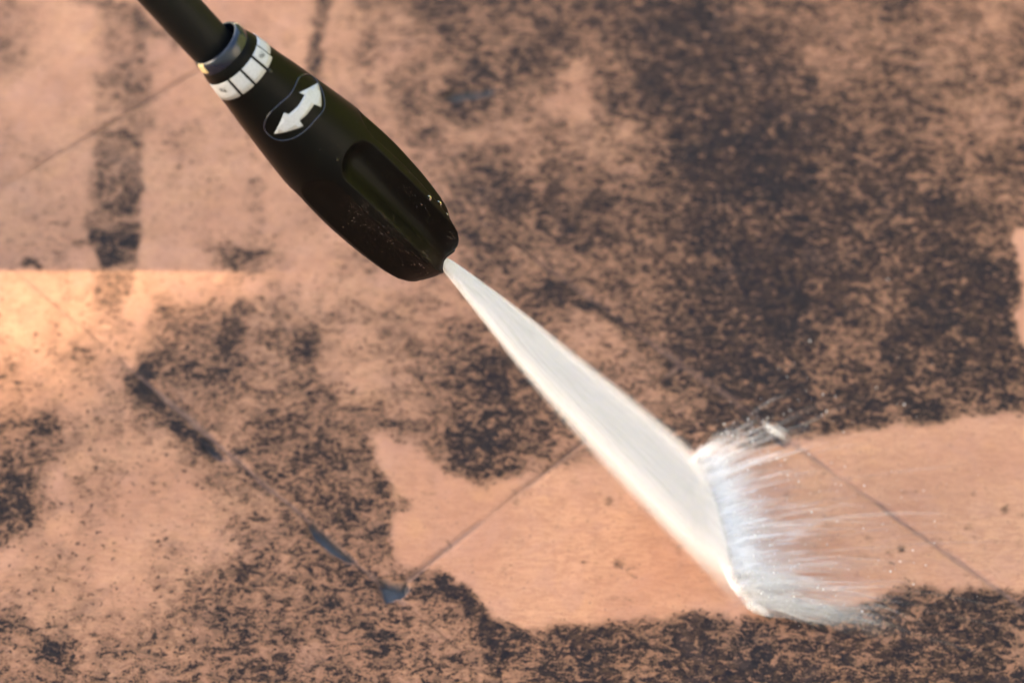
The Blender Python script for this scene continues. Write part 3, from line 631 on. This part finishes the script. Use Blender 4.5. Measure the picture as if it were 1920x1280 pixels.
def soft_water(name, alpha, streak=0.0, attr=True, col=(.93, .91, .89)):
    m = NT(name); tr = m.node('ShaderNodeBsdfTransparent'); df = m.node('ShaderNodeBsdfDiffuse'); tl = m.node('ShaderNodeBsdfTranslucent'); mx = m.node('ShaderNodeMixShader'); my = m.node('ShaderNodeMixShader')
    df.inputs[0].default_value = C(*col); tl.inputs[0].default_value = C(*col)
    my.inputs[0].default_value = .5; m.l.new(df.outputs[0], my.inputs[1]); m.l.new(tl.outputs[0], my.inputs[2])
    a = m.attr('opacity') if attr else None
    f = m.math('MULTIPLY', a, alpha) if attr else alpha
    m.set(mx.inputs[0], f); m.l.new(tr.outputs[0], mx.inputs[1]); m.l.new(my.outputs[0], mx.inputs[2]); m.l.new(mx.outputs[0], m.out.inputs[0])
    return m.m
jet = tag(empty('water_jet', tuple(T0)), 'white flat fan of pressurised water shooting from the black nozzle onto the paving', 'water jet')
def shell(name, k, thick, mat, op0=1.0, nseg=48):
    rows = []; opa = []
    for i, (a, b) in enumerate(zip(UPs, LOs)):
        q = i / (len(UPs) - 1); c0 = (a + b) / 2; hw = (a - b) / 2 * (1 - .08 * min(1, q * 3)); L = np.linalg.norm(hw); grow = 1 + (k - 1) * min(1, .35 + q * 1.2)
        th_ = max(.0007, min(L * thick, .0016 + .0020 * q)) * grow
        for j in range(nseg):
            t = 2 * math.pi * j / nseg; w_ = math.cos(t) * grow
            rows.append(c0 + hw * w_ + fn * math.sin(t) * th_); opa.append(op0 * (1 - (.75 * sstep(.86, 1.0, q) if k > .7 else .3 * sstep(.95, 1.0, q))))
    V = np.array(rows) - T0; V[:, 2] = np.maximum(V[:, 2], -T0[2] + .0008)
    return npmesh(name, V, gridfaces(len(UPs), nseg, True), mat, jet, True, {'opacity': opa})
shell('water_core', .50, .40, water.m)
for i, (k, al) in enumerate(((.56, .45), (.64, .45), (.71, .42), (.77, .36), (.82, .30), (.865, .25), (.91, .20), (.955, .16), (1.0, .12), (1.05, .09), (1.10, .06), (1.16, .04), (1.23, .025))):
    o = shell('spray_sheath', k,   .42, soft_water('spray_sheath_%d' % i, al, col=(.94, .93, .955)))
# fine threads of water along the fan and flung off its edges
def threads(name, paths, radii, opac, mat, parent, origin, sides=3):
    V, Fq, op = [], [], []
    for path, r, oo in zip(paths, radii, opac):
        n = len(path); base = len(V); tg = np.gradient(path, axis=0); tg /= np.linalg.norm(tg, axis=1)[:, None] + 1e-12
        up = np.array([.13, .37, .92]); a = np.cross(tg, up); a /= np.linalg.norm(a, axis=1)[:, None] + 1e-12; b = np.cross(tg, a)
        for i in range(n):
            f = math.sin(math.pi * min(1, (i + .25) / (n - .5))) ** .6
            for k in range(sides):
                an = 2 * math.pi * k / sides; V.append(path[i] + r * f * (math.cos(an) * a[i] + math.sin(an) * b[i]) - origin); op.append(oo[i])
        for i in range(n - 1):
            for k in range(sides): Fq.append((base + i * sides + k, base + (i + 1) * sides + k, base + (i + 1) * sides + (k + 1) % sides, base + i * sides + (k + 1) % sides))
    o = npmesh(name, np.array(V), np.array(Fq), mat, parent, True, {'opacity': op}); o['kind'] = 'stuff'; return o
rs = np.random.RandomState(21)
paths, rad, op = [], [], []
for k in range(2600):
    w_ = rs.uniform(-.97, .97)
    if rs.rand() < .12: w_ = math.copysign(rs.uniform(.9, 1.06), w_)
    v_ = rs.choice((-1, 1)) * rs.uniform(.5, 1.0) * math.sqrt(max(.06, 1 - min(1, w_ * w_)))
    q0 = rs.rand() ** .8 * .9; q1 = min(1, q0 + .04 + .12 * rs.rand()); qq = np.linspace(q0, q1, 7)
    a = along(UPs, qq); b = along(LOs, qq); hw = (a - b) / 2; L = np.linalg.norm(hw, axis=1)[:, None]
    paths.append((a + b) / 2 + hw * w_ + fn * np.minimum(L * .42, .0016 + .0020 * qq[:, None]) * v_); rad.append(.00022 + .0004 * rs.rand() * q1); op.append(np.array([0, .5, .9, 1, .9, .5, 0]) * (.8 * (1 - .75 * abs(w_) ** 3)))
M_thread = soft_water('water_thread', .07, col=(.975, .965, .965))
threads('water_threads', paths, rad, op, M_thread, jet, T0)

print('TT',time.time()-T00)
# ------------------------------------------------------------------ splash thrown off the paving
G0 = (I1 + I2) / 2
splash = tag(empty('water_splash', tuple(G0)), 'white spray and foam fanning right across the paving where the jet lands', 'splash')
IMP = [(1318, 866), (1322, 900), (1336, 950), (1350, 1000), (1362, 1050), (1378, 1100), (1398, 1142)]
IMP3 = np.array([ground(*p) for p in IMP])
def streaks(n, seed, hmax, lmin, lmax, rmin, rmax, oo):
    rs = np.random.RandomState(seed); paths, rad, op = [], [], []
    cl = [(rs.rand(), rs.randn() * 7, math.exp(rs.randn() * .38), rs.rand() ** 1.5, .006 + .02 * rs.rand()) for _ in range(44)]; cw = np.array([c_[3] + .12 for c_ in cl]); cw /= cw.sum()
    for k in range(n):
        c_ = cl[rs.choice(len(cl), p=cw)] if rs.rand() < .86 else (rs.rand(), 0, 1, 0, .02)
        q = float(np.clip(c_[0] + rs.randn() * c_[4], 0, 1)); p = along(IMP3, np.array([q]))[0]; px, py = pix(p)
        # angle in the picture: upper streams fly up-right, the lower ones right and a little down
        ang = np.interp(q, [0, .12, .3, .5, .7, .9, 1], [-36, -28, -17, -10, -3, 5, 11]) + c_[1] + rs.randn() * 3
        ln = rs.uniform(lmin, lmax) * c_[2] * (1.1 if q > .88 else 1) * np.interp(q, [0, .2, .5, 1], [.8, 1, 1, 1.1])
        st = rs.exponential(.10) * ln if rs.rand() < .55 else rs.rand() * ln * .7
        p0 = ground(px + st * math.cos(R(ang)) - 18 * (1 - q * q), py + st * math.sin(R(ang))); bend = rs.uniform(-6, 9) - ang * .18
        seg = ln * rs.uniform(.25, .7); m = 10
        tt = np.linspace(0, 1, m)
        X = px + (st + seg * tt) * math.cos(R(ang)) - 20 * (1 - q * q); Y = py + (st + seg * tt) * math.sin(R(ang)) + bend * tt * tt
        pth = np.array([ground(a, b) for a, b in zip(X, Y)])
        hh = hmax * rs.rand() ** 2.2
        pth[:, 2] = .0012 + hh * (4 * (tt * .8 + .1) * (1 - (tt * .8 + .1)))
        paths.append(pth); rad.append(rs.uniform(rmin, rmax) * (.6 + .8 * rs.rand() ** 2)); fade = math.exp(-st / ln * 2.0)
        op.append(np.sin(np.pi * np.clip(tt * .9 + .06, 0, 1)) ** 1.2 * fade * oo)
    return paths, rad, op
A1 = streaks(900, 31, .006, 50, 190, .0003, .0012, .30)
A2 = streaks(380, 32, .008, 160, 300, .0002, .0008, .34)
A3 = streaks(800, 33, .004, 18, 60, .0004, .0015, .7)
for nm, A in (('near_spray', A3), ('mid_spray', A1), ('far_spray', A2)):
    threads(nm, *A, soft_water(nm, .42, col=(.98, .96, .945)), splash, G0)
# the tongue of spray thrown along the lower edge
rs = np.random.RandomState(41); paths, rad, op = [], [], []
for k in range(420):
    st = rs.rand() ** 1.2; a = rs.uniform(3, 13); ln = rs.uniform(30, 110); tt = np.linspace(0, 1, 9)
    X = 1385 + 260 * st * 1.0 + ln * tt; Y = 1136 + (X - 1385) * math.tan(R(a)) + rs.randn() * 5 - 6
    pth = np.array([ground(x_, y_) for x_, y_ in zip(X, Y)]); pth[:, 2] = .001 + .006 * rs.rand() ** 2 * np.sin(np.pi * (tt * .8 + .1))
    paths.append(pth); rad.append(rs.uniform(.0003, .0011)); op.append(np.sin(np.pi * np.clip(tt, .03, .97)) * (1 - st) ** 1.2 * .26)
for k in range(26):                                     # spurt where the water hits the open joint
    X = 1425 + rs.rand() * 30 + np.linspace(0, 1, 7) * rs.uniform(12, 34); Y = 800 + (X - 1425) * .62 + rs.randn() * 4
    pth = np.array([ground(x_, y_) for x_, y_ in zip(X, Y)]); pth[:, 2] = .001 + .004 * rs.rand()
    paths.append(pth); rad.append(rs.uniform(.0003, .0009)); op.append(np.array([0, .5, .9, 1, .9, .5, 0]) * .5)
threads('side_spray', paths, rad, op, soft_water('side_spray', .42, col=(.98, .96, .945)), splash, G0)
# foam boiling along the line of impact
V, Fc, opx = [], [], []
def blob(c0, rx, ry, rz, sd):
    seg, rings = 14, 7; b = len(V); pts_ = []
    for i in range(rings + 1):
        ph = math.pi * i / rings
        for k in range(seg):
            t = 2 * math.pi * k / seg; nzz = 1 + .18 * math.sin(3 * t + sd) * math.sin(2 * ph + sd)
            pts_.append(c0 + np.array([rx * math.sin(ph) * math.cos(t), ry * math.sin(ph) * math.sin(t), rz * math.cos(ph)]) * nzz)
    V.extend(pts_)
    for i in range(rings):
        for k in range(seg): Fc.append((b + i * seg + k, b + (i + 1) * seg + k, b + (i + 1) * seg + (k + 1) % seg, b + i * seg + (k + 1) % seg))
for k in range(180):
    q = rs.rand() * .86; p = along(IMP3, np.array([q]))[0] + np.array([rs.uniform(-.001 + .003 * q, .0065) + .001 * rs.randn(), rs.randn() * .0012, .001])
    s_ = rs.uniform(.5, 1.0); blob(p - G0, .0042 * s_, .0026 * s_, .0026 * s_, rs.rand() * 6)
o = npmesh('foam', np.array(V), np.array(Fc), soft_water('foam', .34, col=(.95, .95, .96)), splash, True, {'opacity': np.ones(len(V))}); o['kind'] = 'stuff'
# loose drops in the air over the cleaned band
V, Fc = [], []
ICO = bead_mesh(7, 3)
for k in range(700):
    q = rs.rand(); p = along(IMP3, np.array([q]))[0]; px, py = pix(p); an = np.interp(q, [0, .3, .6, 1], [-40, -16, -4, 12]) + rs.randn() * 9; ds = 20 + rs.exponential(110)
    g_ = ground(px + ds * math.cos(R(an)), py + ds * math.sin(R(an))); g_[2] = .002 + .02 * rs.rand() ** 2; r_ = .00010 + .00032 * rs.rand() ** 4
    b = len(V); V += [g_ + r_ * np.array(v) * np.array([1, 1, 1.0]) - G0 for v in ICO[0]]; Fc += [tuple(i + b for i in f) for f in ICO[1]]
o = mesh('flying_drops', V, Fc, soft_water('flying_drops', .75, attr=False, col=(.97, .96, .95)), splash, True); o['kind'] = 'stuff'
# thin sheets of water running and misting off to the right, streaked along the flow
def film(name, hgt, alpha, reach, seed, lo, hi):
    m = NT(name); tr = m.node('ShaderNodeBsdfTransparent'); df = m.node('ShaderNodeBsdfDiffuse'); mx = m.node('ShaderNodeMixShader'); df.inputs[0].default_value = C(.98, .96, .945)
    cb = m.node('ShaderNodeCombineXYZ'); m.l.new(m.attr('across'), cb.inputs[0]); m.l.new(m.attr('outward'), cb.inputs[1]); cb.inputs[2].default_value = seed
    nz = m.noise(m.map(cb.outputs[0], (52, 3.0, 1)), 1.0, 5, .62, .7)
    n2 = m.noise(m.map(cb.outputs[0], (6, 2.2, 1)), 1.0, 3, .5, .4)
    f = m.math('MULTIPLY', m.math('ADD', m.math('MULTIPLY', m.ramp(nz, lo, hi), m.ramp(n2, .34, .62)), m.math('POWER', m.attr('opacity'), 3.0), clamp=True), m.attr('opacity'))
    m.set(mx.inputs[0], m.math('MULTIPLY', f, alpha)); m.l.new(tr.outputs[0], mx.inputs[1]); m.l.new(df.outputs[0], mx.inputs[2]); m.l.new(mx.outputs[0], m.out.inputs[0])
    nq, nt_ = 90, 70; V, ac, ou, opc = [], [], [], []
    for i in range(nq):
        q = i / (nq - 1) * 1.06 - .03; p = IMP3[0] + (along(IMP3, np.array([min(1, max(0, q))]))[0] - IMP3[0]) ; px, py = pix(p)
        py += (q - min(1, max(0, q))) * 260; ang = np.interp(q, [0, .12, .3, .5, .7, .9, 1], [-36, -28, -17, -10, -3, 5, 11]); ln = reach * np.interp(q, [0, .2, .5, .9, 1], [.45, .8, 1, .9, .8])
        for j in range(nt_):
            t = j / (nt_ - 1); X = px - 34 * (1 - min(1, max(0, q)) ** 2) + ln * t * math.cos(R(ang)); Y = py + ln * t * math.sin(R(ang)) - ang * .5 * t * t
            P_ = ground(X, Y); P_[2] = .0012 + hgt * math.sin(math.pi * min(1, t * .9 + .08)) * math.sin(math.pi * min(1, max(0, .04 + q * .92))); V.append(P_ - G0); ac.append(q); ou.append(t)
            edge = min(1, (q + .03) / .07, (1.03 - q) / .20); opc.append(max(0, edge) * (1 - sstep(.15, 1, t)) * math.exp(-t * 1.6))
    npmesh('running_water', np.array(V), gridfaces(nq, nt_), m.m, splash, True, {'opacity': opc, 'across': ac, 'outward': ou})
film('running_water_near', .002, 1.0, 140, 1.3, .42, .62)
film('running_water_wide', .005, .85, 380, 5.1, .50, .68)
film('running_water_thin', .009, .6, 300, 8.7, .52, .72)
